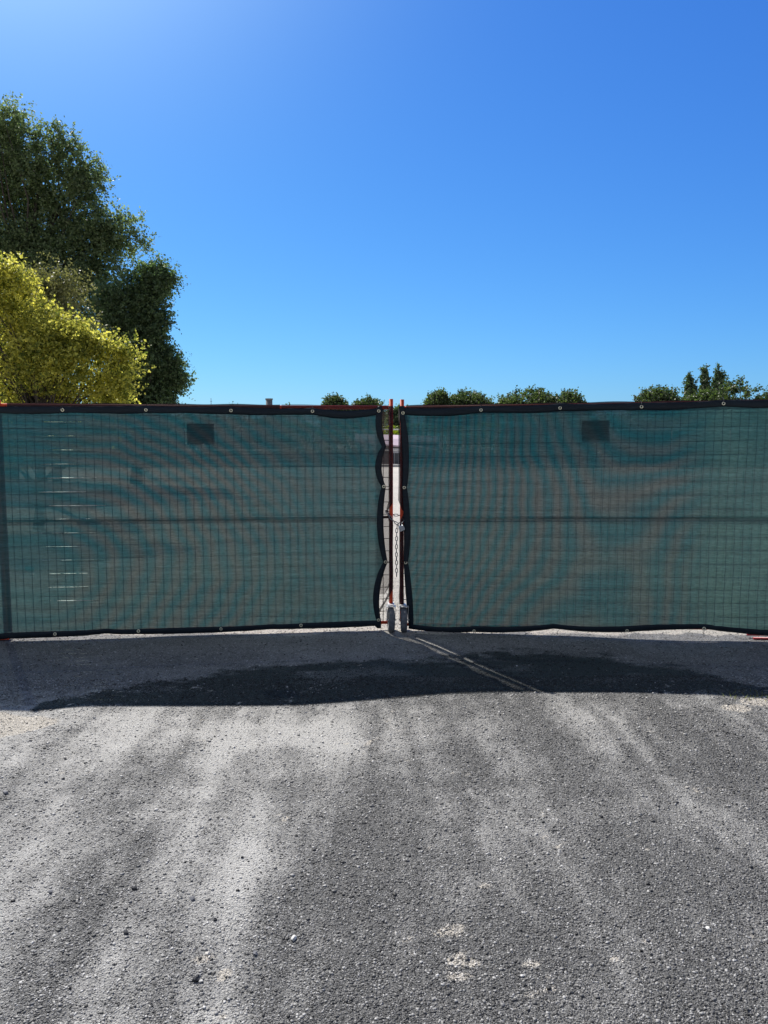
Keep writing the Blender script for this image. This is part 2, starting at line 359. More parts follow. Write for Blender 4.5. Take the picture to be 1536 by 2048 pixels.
XX, YY = np.meshgrid(GX, GY); xs, ys = XX.ravel(), YY.ravel()
zs = zground(xs, ys)
nx, ny = len(GX), len(GY)
ii, jj = np.meshgrid(np.arange(nx - 1), np.arange(ny - 1)); b = (jj * nx + ii).ravel()
quads = np.stack([b, b + 1, b + nx + 1, b + nx], 1)
def ground_mat():
    m, t = newmat('ground'); g = N(t); c = g.coord()
    v1 = g.vor(c, 150); v2 = g.vor(c, 300); v3 = g.vor(c, 75)
    r1 = g.n('ShaderNodeSeparateColor'); g.l(v1.outputs['Color'], r1.inputs[0])
    r2 = g.n('ShaderNodeSeparateColor'); g.l(v2.outputs['Color'], r2.inputs[0])
    nf = g.noise(c, 70, 6, 0.8); nb = g.noise(c, 6, 6, 0.65)
    asp = g.mix(r1.outputs[0], (0.010, 0.010, 0.010), (0.135, 0.132, 0.127))
    asp = g.mix(g.math('MULTIPLY', r2.outputs[1], 0.45), asp, (0.33, 0.322, 0.302))
    dust = g.mix(nf, (0.34, 0.33, 0.305), (0.72, 0.695, 0.645))
    da = g.attr('dust').outputs['Fac']
    # dust settles unevenly: broken by fine noise and gaps between stones
    f = g.math('ADD', da, g.math('MULTIPLY', g.math('SUBTRACT', nf, 0.5), 1.1))
    f = g.math('ADD', f, g.math('MULTIPLY', g.math('SUBTRACT', nb, 0.5), 0.5))
    f = g.math('SUBTRACT', f, g.math('MULTIPLY', g.math('SUBTRACT', r2.outputs[0], 0.5), 0.35))
    f = g.ramp(f, [(0.12, 0.0), (0.95, 1.0)])
    cc = g.mix(f, asp, dust)
    wa = g.attr('dark_strip').outputs['Fac']
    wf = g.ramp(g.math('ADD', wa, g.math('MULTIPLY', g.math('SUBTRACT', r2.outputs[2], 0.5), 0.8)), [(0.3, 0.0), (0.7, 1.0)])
    dark_strip = g.mix(r1.outputs[1], (0.008, 0.013, 0.015), (0.032, 0.042, 0.042))
    dark_strip = g.mix(g.ramp(r2.outputs[0], [(0.86, 0.0), (0.93, 0.5)]), dark_strip, (0.15, 0.15, 0.14))
    cc = g.mix(wf, cc, dark_strip)
    pal = g.mix(r1.outputs[2], (0.30, 0.27, 0.22), (0.68, 0.62, 0.53))
    pal = g.mix(g.ramp(nf, [(0.4, 0.0), (0.75, 0.8)]), pal, (0.72, 0.66, 0.57))
    pal = g.mix(g.ramp(g.noise(c, 0.35, 4), [(0.4, 0.0), (0.7, 0.35)]), pal, (0.30, 0.28, 0.24))
    pa = g.math('ADD', g.attr('pale').outputs['Fac'], g.math('MULTIPLY', g.math('SUBTRACT', nf, 0.5), 0.5))
    cc = g.mix(g.ramp(pa, [(0.3, 0.0), (0.6, 1.0)]), cc, pal)
    bs = g.n('ShaderNodeBsdfPrincipled'); g.l(cc, bs.inputs['Base Color'])
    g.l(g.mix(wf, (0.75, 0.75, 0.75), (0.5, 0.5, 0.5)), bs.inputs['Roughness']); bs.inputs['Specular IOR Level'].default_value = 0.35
    h = g.math('ADD', g.math('MULTIPLY', v1.outputs['Distance'], -0.9), g.math('MULTIPLY', v2.outputs['Distance'], -0.5))
    h = g.math('ADD', h, g.math('MULTIPLY', v3.outputs['Distance'], -0.25)); h = g.math('ADD', h, g.math('MULTIPLY', nf, 0.9))
    g.l(g.bump(h, 1.0, 0.007), bs.inputs['Normal'])
    o = g.n('ShaderNodeOutputMaterial'); g.l(bs.outputs[0], o.inputs[0]); return m
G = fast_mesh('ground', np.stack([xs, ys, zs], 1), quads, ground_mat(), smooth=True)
attr(G, 'dust', dust_fn(xs, ys)); attr(G, 'dark_strip', dark_strip_fn(xs, ys)); attr(G, 'pale', pale_fn(xs, ys))
tag(G, kind='structure')

# loose stones lying over the road surface
IV = np.array([(a, b_, c_) for a in (-1, 1) for b_ in (-1, 1) for c_ in (-1, 1)], float) * .72
IF = np.array([(0, 1, 3, 2), (4, 6, 7, 5), (0, 4, 5, 1), (2, 3, 7, 6), (0, 2, 6, 4), (1, 5, 7, 3)])
def stones(n, gen, name, mat):
    X, Y, S = gen(n); n = len(X)
    V = (IV[None] + rng.uniform(-.38, .38, (n, 8, 3))) * S[:, None, None] * rng.uniform(.6, 1.3, (n, 1, 3))
    a = rng.uniform(0, 2 * np.pi, n); ca, sa = np.cos(a)[:, None], np.sin(a)[:, None]
    ti = rng.uniform(-.45, .45, n); ct, st_ = np.cos(ti)[:, None], np.sin(ti)[:, None]
    x, y, z = V[..., 0].copy(), V[..., 1].copy(), V[..., 2] * 0.55
    y, z = y * ct - z * st_, y * st_ + z * ct
    V = np.stack([x * ca - y * sa + X[:, None], x * sa + y * ca + Y[:, None], z + zground(X, Y)[:, None] + (S * rng.uniform(-.2, .25, n))[:, None]], -1)
    Fc = (IF[None] + (np.arange(n) * 8)[:, None, None]).reshape(-1, 4)
    o = fast_mesh(name, V.reshape(-1, 3), Fc, mat)
    d = dust_fn(X, Y); p = pale_fn(X, Y); wv = dark_strip_fn(X, Y)
    base = rng.uniform(0.02, 0.14, n) + (rng.random(n) < .15) * .22; duf = np.clip(d * .9 + rng.normal(0, .3, n), 0, 1)
    g_ = base * (1 - duf) + rng.uniform(0.26, 0.62, n) * duf
    g_ = np.where(rng.random(n) < .05, .025, g_)
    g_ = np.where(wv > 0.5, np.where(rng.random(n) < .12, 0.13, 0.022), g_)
    pc = np.where(rng.random(n) < .28, .07, rng.uniform(0.28, 0.62, n)); g_ = np.where(rng.random(n) < p, pc, g_)
    C = np.stack([g_ * 1.03, g_ * 1.0, g_ * .95], 1); C[p > .5] *= (1.02, .98, .92)
    attrc(o, 'tint', np.repeat(C, 8, 0)); return o
def stone_mat():
    m, t = newmat('stones'); g = N(t)
    a = g.attr('tint').outputs['Color']; no = g.noise(g.coord(), 400, 2)
    cc = g.mix(1.0, a, g.ramp(no, [(0.3, 0.7), (0.7, 1.25)]), 'MULTIPLY')
    b = g.n('ShaderNodeBsdfPrincipled'); g.l(cc, b.inputs['Base Color']); b.inputs['Roughness'].default_value = 0.62; b.inputs['Specular IOR Level'].default_value = 0.45
    o = g.n('ShaderNodeOutputMaterial'); g.l(b.outputs[0], o.inputs[0]); return m
M_stone = stone_mat()
def gen_near(n):
    Y = 1.5 + 3.3 * rng.random(n) ** 1.25; X = (rng.random(n) - .5) * 2 * (0.62 * Y + 0.45)
    keep = rng.random(n) < np.clip(1.2 - 1.1 * dust_fn(X, Y), 0.22, 1); X, Y = X[keep], Y[keep]
    S = np.minimum(np.exp(rng.normal(math.log(0.0021), 0.38, len(X))), .0062) * (0.85 + 0.1 * Y); return X, Y, S
def gen_far(n):
    Y = 4.6 + 3.6 * rng.random(n); X = (rng.random(n) - .5) * 2 * 3.6; S = np.minimum(np.exp(rng.normal(math.log(0.0034), 0.35, n)), .008); return X, Y, S
tag(stones(400000, gen_near, 'loose_gravel', M_stone), 'small loose stone chips scattered over the grey road in the foreground', 'gravel', kind='stuff')
tag(stones(70000, gen_far, 'gate_gravel', M_stone), 'small pale and dark stone chips along the ground under the gates', 'gravel', kind='stuff')

def pebble(px, py, s, c, label, stretch=(1.1, .85, .7)):
    s *= .85
    x, y = gnd(px, py); z = float(zground(np.array([x]), np.array([y]))[0])
    import bmesh
    bm = bmesh.new(); bmesh.ops.create_icosphere(bm, subdivisions=2, radius=s)
    sd_ = random.random() * 99
    for v in bm.verts:
        k = 1 + 0.9 * (float(vnoise(np.array([v.co.x / s * 1.3 + sd_]), np.array([v.co.y / s * 1.3 + v.co.z / s * 1.7]), 3)[0]) - .5)
        v.co = Vector((v.co.x * k * stretch[0], v.co.y * k * stretch[1], v.co.z * k * stretch[2]))
    me = bpy.data.meshes.new('stone'); bm.to_mesh(me); bm.free(); me.materials.append(c)
    o = bpy.data.objects.new('stone', me); col.objects.link(o); o.location = (x, y, z + s * 0.5); o.rotation_euler[2] = random.random() * 6
    tag(o, label, 'stone', 'larger loose stones lying on the road')
M_dst = pbr('dark_stone', (0.03, 0.03, 0.033), 0.8, 0, .4, 200, .5); M_wst = pbr('white_stone', (0.6, 0.58, 0.54), 0.7, 0, .1, 200, .3); M_gst = pbr('grey_stone', (0.16, 0.16, 0.17), 0.8, 0, .3, 200, .5)
pebble(393, 1966, .0125, M_dst, 'largest dark stone, lying nearest the bottom edge of the photo left of centre')
pebble(402, 1969, .007, M_wst, 'small whitish stone touching the right side of the largest dark stone')
pebble(253, 1878, .0095, M_dst, 'dark stone on pale dust, the lowest one towards the left side of the photo')
pebble(268, 1787, .011, M_dst, 'dark angular stone on the pale left track, above and left of the grey round one')
pebble(385, 1808, .0095, M_gst, 'rounded grey stone on the bluish strip between two pale dusty tracks')
pebble(430, 1849, .007, M_dst, 'small dark stone just below the rounded grey stone, on the pale track')
pebble(511, 1914, .009, M_gst, 'grey stone between the largest dark stone and the bright white stone')
pebble(587, 1884, .0115, M_wst, 'bright white oblong stone lying at the edge of the dark coarse track', (1.3, .7, .6))
pebble(12, 1589, .013, M_gst, 'grey stone at the far left edge of the road surface')
pebble(101, 1792, .009, M_gst, 'grey stone on the darker strip at lower left, above the left pebble pair')
pebble(485, 1719, .007, M_dst, 'small dark stone high on the brightest pale track left of centre')
pebble(1416, 1870, .008, M_wst, 'small whitish stone on the lower right part of the road')
pebble(1295, 1891, .006, M_gst, 'grey pebble below and left of the whitish stone at lower right')
pebble(1203, 1637, .008, M_dst, 'dark pebble on the right half of the road, midway up the sunlit part')

# grass tufts at the right gravel verge
gv = []; gf = []
for i in range(90):
    x0, y0 = gnd(random.gauss(1500, 40), random.gauss(1399, 7)); a = random.random() * 6.28; L = random.uniform(.015, .05); wv = .0016
    dx, dy = math.cos(a) * L * .6, math.sin(a) * L * .6; b0 = len(gv)
    gv += [(x0 - wv, y0, 0), (x0 + wv, y0, 0), (x0 + dx * .5 + wv, y0 + dy * .5, L * .6), (x0 + dx * .5 - wv, y0 + dy * .5, L * .6), (x0 + dx, y0 + dy, L)]
    gf += [(b0, b0 + 1, b0 + 2, b0 + 3), (b0 + 3, b0 + 2, b0 + 4)]
o = ob('grass', gv, gf, L_grass); attr(o, 'tone', rng.random(len(gv))); tag(o, 'short dry grass sprouting from the pale gravel at the right road edge', 'grass', kind='stuff')

# ------------------------------------------------------------ gate leaves
class Leaf:      # a vertical plane through two ground points; u in metres from A
    def __init__(s, A, B):
        s.A = np.array(A, float); s.B = np.array(B, float); s.L = np.linalg.norm(s.B - s.A); s.d = (s.B - s.A) / s.L
        s.n = np.array([s.d[1], -s.d[0]])
        if s.n[1] > 0: s.n = -s.n         # towards the camera
    def pix(s, px, py, off=0.0):
        r = ray(px, py); o_ = s.A + s.n * off
        t = (o_ @ s.n) / (r[:2] @ s.n); p = r * t; u = (p[:2] - s.A) @ s.d; return u, CAMH + p[2]
    def w(s, u, z, off=0.0):
        q = s.A + s.d * u + s.n * off; return (q[0], q[1], z)
def xd(px, py, Y): return at(px, py, Y)[0]
LA = Leaf((xd(12, 1100, 5.72), 5.72), (xd(782, 1100, 6.0), 6.0))
RB = Leaf((xd(1582, 1100, 5.66), 5.66), (xd(803.5, 1100, 5.98), 5.98))
def gate_leaf(lf, label, topl, botl, midl, wheel_x, wheelY, gapend):
    """lf.A outer end, lf.B meeting end"""
    t = empty('gate_leaf', (lf.A[0], lf.A[1], 0), label, 'gate', 'pair of orange framed mesh gate leaves')
    r = 0.0155
    (uo, zto), (ui, zti) = [lf.pix(*q) for q in topl]; (ub0, zb0), (ub1, zb1) = [lf.pix(*q) for q in botl]; (um0, zm0), (um1, zm1) = [lf.pix(*q) for q in midl]
    ptop = lf.pix(*gapend)[1]
    MB().tube([lf.w(lf.L, 0.075), lf.w(lf.L, 1.0), lf.w(lf.L, ptop)], r, 14).build('meeting_post', M_orange, t, True)
    MB().tube([lf.w(0, 0.06), lf.w(0, 1.0), lf.w(0, zto + .04)], r, 14).build('hinge_post', M_orange, t, True)
    def rail(z0, z1, nm, rr=r):
        MB().tube([lf.w(r * .6, z0), lf.w(lf.L * .5, (z0 + z1) / 2 - .004), lf.w(lf.L - r * .6, z1)], rr, 12).build(nm, M_orange, t, True)
    ex = lambda u0, z0, u1, z1, u: z0 + (z1 - z0) * (u - u0) / (u1 - u0)
    T = lambda u: ex(uo, zto, ui, zti, u); B = lambda u: ex(ub0, zb0, ub1, zb1, u); Mi = lambda u: ex(um0, zm0, um1, zm1, u)
    rail(T(0), T(lf.L), 'top_rail', .0145); rail(B(0), B(lf.L), 'bottom_rail', .0125); MB().tube([lf.w(.01, Mi(0), .0085), lf.w(lf.L * .5, (Mi(0) + Mi(lf.L)) / 2 - .003, .0085), lf.w(lf.L - .01, Mi(lf.L), .0085)], .0098, 12).build('middle_rail', M_darkrail, t, True)
    m = MB(); k = 0; u = 0.06
    while u < lf.L - 0.03:
        du = random.gauss(0, .0015)
        m.tube([lf.w(u + du, B(u), .004), lf.w(u + random.gauss(0, .0015), .9, .011), lf.w(u - du, T(u), .004)], 0.0026, 4, False); u += 0.0605
    n = int((T(1) - B(1)) / 0.1)
    for i in range(1, n + 1):
        f = i / (n + .6)
        m.tube([lf.w(uu, B(uu) + (T(uu) - B(uu)) * f + random.gauss(0, .0012), .011) for uu in np.linspace(0, lf.L, 9)], 0.0026, 4, False)
    m.build('wire_mesh', M_wire, t)
    # wheel at the foot of the meeting post
    wx = xd(wheel_x, 1247, wheelY); R0 = 0.098
    wh = None
    Mx = Matrix.Translation((wx, wheelY, R0)) @ Matrix.Rotation(math.pi / 2, 4, 'Y')
    Mx = Matrix.Translation((wx, wheelY, R0)) @ Matrix.Rotation(R(random.uniform(-5, 5)), 4, 'Z') @ Matrix.Rotation(math.pi / 2, 4, 'Y')
    hw = 0.0245
    tyre = MB().lathe([(0.055, -hw * .8), (0.082, -hw), (0.094, -hw * .85), (R0, -hw * .45), (R0, hw * .45), (0.094, hw * .85), (0.082, hw), (0.055, hw * .8)], Mx, 36).build('wheel', M_tyre, t, True)
    MB().lathe([(0.006, -hw * 1.05), (0.022, -hw * 1.05), (0.024, -hw * .7), (0.0548, -hw * .7), (0.0548, hw * .7), (0.024, hw * .7), (0.022, hw * 1.05), (0.006, hw * 1.05)], Mx, 28).build('rim', M_galv, tyre, True)
    br = MB()
    br.box((wx, wheelY, 2 * R0 + .011), (0.074, 0.06, 0.005))
    for sx in (-1, 1): br.box((wx + sx * (hw + .008), wheelY, R0 + .053), (0.004, 0.034, 0.11))
    br.tube([(wx - hw - .016, wheelY, R0), (wx + hw + .016, wheelY, R0)], 0.0055, 10)
    px_, py_, _ = lf.w(lf.L, 0)
    br.box(((wx + px_) / 2, (wheelY + py_) / 2 + .01, 2 * R0 + .0175), (0.05, abs(py_ - wheelY) + .04, 0.006))
    b_ = br.build('wheel_bracket', M_galv, t)
    return t
gL = gate_leaf(LA, 'left gate leaf with orange tube frame and wire mesh behind green screen', ((20, 811), (780, 815)), ((20, 1267), (765, 1245)), ((20, 1042), (770, 1034)), 782, 5.93, (782, 798))
gR = gate_leaf(RB, 'right gate leaf with orange tube frame and wire mesh behind green screen', ((1536, 803), (806, 816)), ((1536, 1257), (830, 1249)), ((1536, 1034), (826, 1034)), 808, 5.93, (802, 799))

# post wraps: dark fabric sleeves pulled over the meeting posts, cut open at the chain
def wrap(lf, parent, spans, label):
    for pts_l, pts_r in spans:
        m = MB(); n = len(pts_l); V = []
        for (ax, ay), (bx, by) in zip(pts_l, pts_r):
            for k in range(5):
                f = k / 4; u, z = lf.pix(ax + (bx - ax) * f, ay + (by - ay) * f, .022)
                V.append(lf.w(u, z, .019 + .006 * math.sin(math.pi * f)))
        Fc = [(i * 5 + k, i * 5 + k + 1, i * 5 + 6 + k, i * 5 + 5 + k) for i in range(n - 1) for k in range(4)]
        o = ob('post_wrap', V, Fc, M_wrap, parent, True); s_ = o.modifiers.new('solid', 'SOLIDIFY'); s_.thickness = .0012
wrap(LA, gL, [([(776.8, 812), (777.5, 900), (777, 960), (777.3, 1003), (773, 1018)], [(786.3, 812), (786, 900), (785.8, 960), (785.5, 1006), (774.5, 1023)]),
              ([(773, 1022), (776, 1034), (778, 1045), (778, 1100), (778.5, 1150), (777, 1185), (770, 1200), (756, 1222)], [(774.6, 1021), (786, 1041), (786.4, 1052), (785.5, 1100), (786.6, 1140), (786, 1178), (780, 1190), (760, 1224)])], '')
wrap(RB, gR, [([(797, 818), (797, 900), (797.3, 960), (796.5, 1000), (803, 1018)], [(806, 818), (807, 900), (806, 960), (806, 1005), (807, 1023)]),
              ([(806, 1030), (800, 1042), (798.5, 1060), (798.5, 1120), (799, 1170), (797.5, 1195), (800, 1222)], [(808, 1024), (808.5, 1042), (807, 1060), (807.5, 1120), (807.5, 1170), (808, 1200), (808.5, 1223)])], '')

for lf_, g_ in ((LA, gL), (RB, gR)):  # unseen flaps added behind the posts to narrow the sun streaks
    zz = [.24, .6, .85, .93, 1.0, 1.2, 1.5, 1.76]; V = []
    for i, z_ in enumerate(zz):
        for k in range(4): V.append(lf_.w(lf_.L + .002 * math.sin(z_ * 9), z_, -.014 - k * .013))
    ob('post_wrap', V, [(i * 4 + k, i * 4 + k + 1, i * 4 + 5 + k, i * 4 + 4 + k) for i in range(7) for k in range(3)], M_hem, g_, True).modifiers.new('solid', 'SOLIDIFY').thickness = .0015
M_veil = cloth_mat('thin_mesh_veil', (0.05, 0.038, 0.034), (0.07, 0.05, 0.045), 0.42, 0.3, (1, 1, 1), False)
V = []
for i in range(24):
    py = 821 + (1188 - 821) * i / 23
    for k in range(4):
        u, z = LA.pix(753 + 26 * k / 3 if i < 23 else 753 + 24 * k / 3, py - (22 if i == 23 and k == 3 else 0), .002); V.append(LA.w(u, z, .0165 - .006 * k / 3 + .002 * math.sin(i * .9 + k)))
ob('mesh_flap', V, [(i * 4 + k, i * 4 + k + 1, i * 4 + 5 + k, i * 4 + 4 + k) for i in range(23) for k in range(3)], M_veil, gL, True)
def rail_shade(lf, parent, xs, ys, mt=None):  # dark strip laid over the top rail to paint its backlit shade
    V = []; n = 60
    for i in range(n):
        x = xs[0] + (xs[1] - xs[0]) * i / (n - 1); y = np.interp(x, xs, ys)
        for k in range(4):
            u, z = lf.pix(x, y - 4.6 + .7 * math.sin(x * .05) + k * 3.4, .018); V.append(lf.w(u, z, .0175 + .003 * math.sin(k)))
    ob('rail_shade', V, [(i * 4 + k, i * 4 + k + 1, i * 4 + 5 + k, i * 4 + 4 + k) for i in range(n - 1) for k in range(3)], mt or M_rshade, parent, True)
rail_shade(LA, gL, (14, 560), (810, 813.5)); rail_shade(LA, gL, (563, 776), (813.5, 815), M_wrap); rail_shade(RB, gR, (812, 1575), (815, 802))

# ------------------------------------------------------------ privacy screens
def arcs(pts, sag, n=12):
    """pts tie points (a, b); value b sags between them"""
    out = []
    for i, ((a0, b0), (a1, b1)) in enumerate(zip(pts[:-1], pts[1:])):
        s_ = sag[i] if hasattr(sag, '__len__') else sag
        for k in range(n):
            f = k / n; out.append((a0 + (a1 - a0) * f, b0 + (b1 - b0) * f + s_ * 4 * f * (1 - f)))
    out.append(pts[-1]); return np.array(out)
def screen(lf, label, top, bottom, inner, side, x_out, bandfn, dust_glow_fn, gtop, gbot, gside, glint_threads=None, outer_hem=False):
    """top/bottom: arrays px->py ; inner: array py->px (edge beside the gap); side = +1 when inner edge is on the right"""
    OFF = 0.020
    t = empty('privacy_screen', lf.w(0, 0, OFF), label, 'privacy screen', 'green mesh screens hung on the gate leaves')
    NU, NV = 240, 150
    gl = [lf.pix(*q) for q in gtop + gbot + gside]
    def P_(a, b_):          # a 0..1 outer->inner, b 0..1 top->bottom, returns pixel
        yy = 820 + (1250 - 820) * b_; xi = np.interp(yy, inner[:, 0], inner[:, 1])
        px = x_out + (xi - x_out) * a
        y0 = np.interp(px, top[:, 0], top[:, 1]); y1 = np.interp(px, bottom[:, 0], bottom[:, 1]); py = y0 + (y1 - y0) * b_
        xi = np.interp(py, inner[:, 0], inner[:, 1]); return x_out + (xi - x_out) * a, py
    def off(u, z, a, b_):
        e = min(b_, 1 - b_); k = min(1, e * 9)
        wv = .006 * (float(fbm(np.array([u * 1.3]), np.array([z * 3.5]), 91, 3)[0]) - .5) * 2 * k
        wv += .0012 * math.sin(z * 58 + 2 * math.sin(u * 1.7)) * k
        for (gu, gz) in gl:
            dx, dz = u - gu, z - gz; r2 = dx * dx + dz * dz
            if r2 < .12: rr_ = math.sqrt(r2) + 1e-5; wv += .0035 * math.cos(7 * math.atan2(dz, dx)) * math.exp(-rr_ / .12) * min(1, rr_ / .04)
        return OFF + wv + .003
    V = []; bands = []; du = []
    for j in range(NV):
        for i in range(NU):
            a, b_ = i / (NU - 1), j / (NV - 1); px, py = P_(a, b_)
            u, z = lf.pix(px, py, OFF); V.append(lf.w(u, z, off(u, z, a, b_))); bands.append((px, py))
    bp = np.array(bands)
    q = np.arange(NV * NU).reshape(NV, NU); Fc = np.stack([q[:-1, :-1], q[:-1, 1:], q[1:, 1:], q[1:, :-1]], -1).reshape(-1, 4)
    o = fast_mesh('mesh_fabric', V, Fc, M_screen, t, True)
    attr(o, 'bands', bandfn(bp[:, 0], bp[:, 1])); attr(o, 'dust', dust_glow_fn(bp[:, 0], bp[:, 1]))  # second attribute mixes outer-end dust with the painted glow low down
    # hems: dark folded tape round the edge, slightly in front of the fabric
    def strip(path_out, path_in, nm='hem', offs=.0055):
        Vv = []; n = len(path_out)
        for (ax, ay), (bx, by) in zip(path_out, path_in):
            for k in range(4):
                f = k / 3; u, z = lf.pix(ax + (bx - ax) * f, ay + (by - ay) * f, OFF)
                wn = float(fbm(np.array([u * 16 + z * 16]), np.array([f * 1.5 + z * 3]), 77, 3)[0]) - .5; Vv.append(lf.w(u, z + wn * .006 * (1 if f in (0, 1) else 0), OFF + offs + .0035 * math.sin(math.pi * f) + .009 * wn))
        Ff = [(i * 4 + k, i * 4 + k + 1, i * 4 + 5 + k, i * 4 + 4 + k) for i in range(n - 1) for k in range(3)]
        oo = ob(nm, Vv, Ff, M_hem, t, True); md = oo.modifiers.new('solid', 'SOLIDIFY'); md.thickness = .002
        return oo
    xe = np.interp(822, inner[:, 0], inner[:, 1])
    xsr = np.linspace(x_out, xe, 120)
    strip([(x, np.interp(x, top[:, 0], top[:, 1]) - 1) for x in xsr], [(x, np.interp(x, top[:, 0], top[:, 1]) + 13.2 + 1.2 * math.sin(x * .03)) for x in xsr])
    xe2 = np.interp(1248, inner[:, 0], inner[:, 1]); xsr = np.linspace(x_out, xe2, 120)
    strip([(x, np.interp(x, bottom[:, 0], bottom[:, 1]) + 1) for x in xsr], [(x, np.interp(x, bottom[:, 0], bottom[:, 1]) - 10.0 - 1.2 * math.sin(x * .021)) for x in xsr])
    ysr = np.linspace(812, 1256, 110)
    tys = [812] + sorted(g_[1] for g_ in gside + gbot[-1:] * (side > 0) + gtop[:1] * (side < 0)) + ([893] if side > 0 else []) + [1256]; tys = sorted(tys)
    def wd(y):
        for a_, c_ in zip(tys[:-1], tys[1:]):
            if a_ <= y <= c_: return 8.0 + 5.0 * math.sin(math.pi * (y - a_) / max(1, c_ - a_)) ** .6
        return 10
    strip([(np.interp(y, inner[:, 0], inner[:, 1]), y) for y in ysr], [(np.interp(y, inner[:, 0], inner[:, 1]) - side * wd(y), y) for y in ysr], offs=.009)
    # grommets
    for lst in (gtop, gbot, gside):
        for (gx, gy) in lst:
            u, z = lf.pix(gx, gy, OFF + .012); c = Vector(lf.w(u, z, OFF + .014))
            rot = Vector((lf.n[0], lf.n[1], 0)).to_track_quat('Z', 'Y').to_matrix().to_4x4()
            Mg = Matrix.Translation(c) @ rot @ Matrix.Rotation(R(random.uniform(-14, 14)), 4, 'X')
            gm = MB().lathe([(0.0062, -.001), (0.0115, -.002), (0.013, 0), (0.0110, .0022), (0.0078, .0022), (0.0062, .001)], Mg, 20).build('grommet', M_brass, t, True)
            # cable tie through the eyelet, round the tube behind it
            up = 0.035 if gy < 900 else -0.03
            if lst is gside: pass
    # ties from side grommets to post and top grommets to the rail
    for gx, gy in gside:
        u, z = lf.pix(gx, gy, OFF); MB().tube([lf.w(u, z, OFF + .018), lf.w(u + .012, z + .001, OFF + .014), lf.w(lf.L - .01, z + .002, OFF + .012), lf.w(lf.L + .016, z, .004), lf.w(lf.L, z, -.017), lf.w(u, z, -.004)], .0016, 6).build('cable_tie', M_black, t)
    for gx, gy in gtop:
        u, z = lf.pix(gx, gy, OFF); MB().tube([lf.w(u, z, OFF + .018), lf.w(u + .002, z + .02, OFF + .016), lf.w(u + .002, z + .042, .012), lf.w(u, z + .045, -.012), lf.w(u, z + .01, -.012)], .0016, 6).build('cable_tie', M_black, t)
    if glint_threads:  # pale threads added to stand in for sun glints on the yarn
        for kk in range(SLIT_N):
            z = SLIT_Z0 - kk * SLIT_DZ
            if z < .21: break
            u0, u1 = lf.pix(85, 1000)[0] + random.uniform(-.1, .1), lf.pix(185, 1000)[0] + random.uniform(-.1, .12)
            MB().tube([lf.w(u0 + (u1 - u0) * q, z - .0035, OFF - .001) for q in (0, .25, .5, .75, 1)], [.0005, .0032, .0036, .0032, .0005], 6, False).build('glint_thread', M_glint, t, True)
    return t
topL = np.vstack([arcs([(-60, 812), (125, 814), (292, 812.5), (462, 814), (625, 816.5), (757, 817)], [1, .5, 1.5, 2.5, 6]), [(790, 815)]])
botL = np.vstack([arcs([(-60, 1279), (110, 1273), (213, 1265.5), (277, 1267), (442, 1263), (540, 1257), (602, 1256), (757, 1250)], [0, 1, 1, 1, .5, .5, 1]), [(790, 1248)]])
innL = arcs([(800, 763), (822, 764.5), (893, 772.5), (973, 771.5), (1124, 775), (1243, 762), (1270, 762)], [0, -4, -9, -6.5, -9, 0])
botR = np.vstack([[(780, 1256)], arcs([(818, 1256), (948, 1262.5), (1108, 1256), (1254, 1263), (1408, 1256.5), (1600, 1275)], [4, 4, 3, -1, 2])])
topR = np.vstack([[(780, 818)], arcs([(800, 817), (962, 813), (1120, 808), (1283, 806), (1447, 801), (1600, 800)], [3, 2.5, 2, 2, 1])])
innR = arcs([(800, 797), (826, 799), (975, 805), (1124, 807.5), (1256, 818), (1275, 818)], [0, 3, 1.5, -1, 0])
def bandL(px, py):
    dx = (px - 60) / 1.0; dy = (py - 1140) * 1.35
    wob = 60 * (fbm(px / 130, py / 110, 3, 3) - .5)
    r2 = (np.sqrt(dx * dx * .9 + dy * dy) + wob)
    ph = r2 ** 1.45 / 235.0
    far = sstep(420, 700, px)
    s_ = 0.5 + 0.5 * np.sin(ph * 2 * np.pi / 2.9)
    st = 0.5 + 0.5 * np.sin((py + 0.12 * px + 8 * fbm(px / 60, py / 60, 8, 2)) * .085)
    mask = (0.45 + 0.55 * sstep(840, 1010, py + 0.1 * px)) * (0.6 + 0.4 * (1 - far)) * (.35 + .65 * sstep(60, 230, px))
    s_ = s_ * (1 - .5 * far) + st * .5 * far
    return np.clip(s_ * mask * 0.5 + 0.15 * fbm(px / 90, py / 60, 12, 3), 0, 1)
def bandR(px, py):
    wob = 45 * (fbm(px / 120, py / 100, 5, 3) - .5)
    dx = px - 1215; dy = (py - 1130) * 1.1
    ph = (dx * dx * 1.0 + .75 * dx * dy - dy * dy * .35) / 9500.0 + wob / 26.0
    s_ = 0.5 + 0.5 * np.sin(ph * 2 * np.pi / 1.3)
    mask = (.35 + .65 * sstep(830, 1000, py)) * (1 - .9 * sstep(1330, 1440, px)) * (0.7 + .3 * sstep(850, 950, px))
    return np.clip(s_ * mask * 0.5 + 0.12 * fbm(px / 90, py / 60, 14, 3), 0, 1)
def glowL(px, py): return np.clip(0.36 * (fbm(px / 140, py / 60, 17, 4) + .25) * sstep(860, 1180, py), 0, 1)  # painted glow: lower cloth lightened as if lit from behind
def dust_glowR(px, py):  # dust at the outer end, plus painted backlight towards the bottom
    d = 0.55 * sstep(1330, 1460, px + 25 * (fbm(px / 60, py / 60, 19, 3) - .5)) * (0.6 + .8 * (fbm(px / 60, py / 90, 23, 4) - .3))
    return np.clip(d + .40 * (fbm(px / 120, py / 70, 29, 3) + .25) * sstep(880, 1180, py), 0, 1)
thr = []
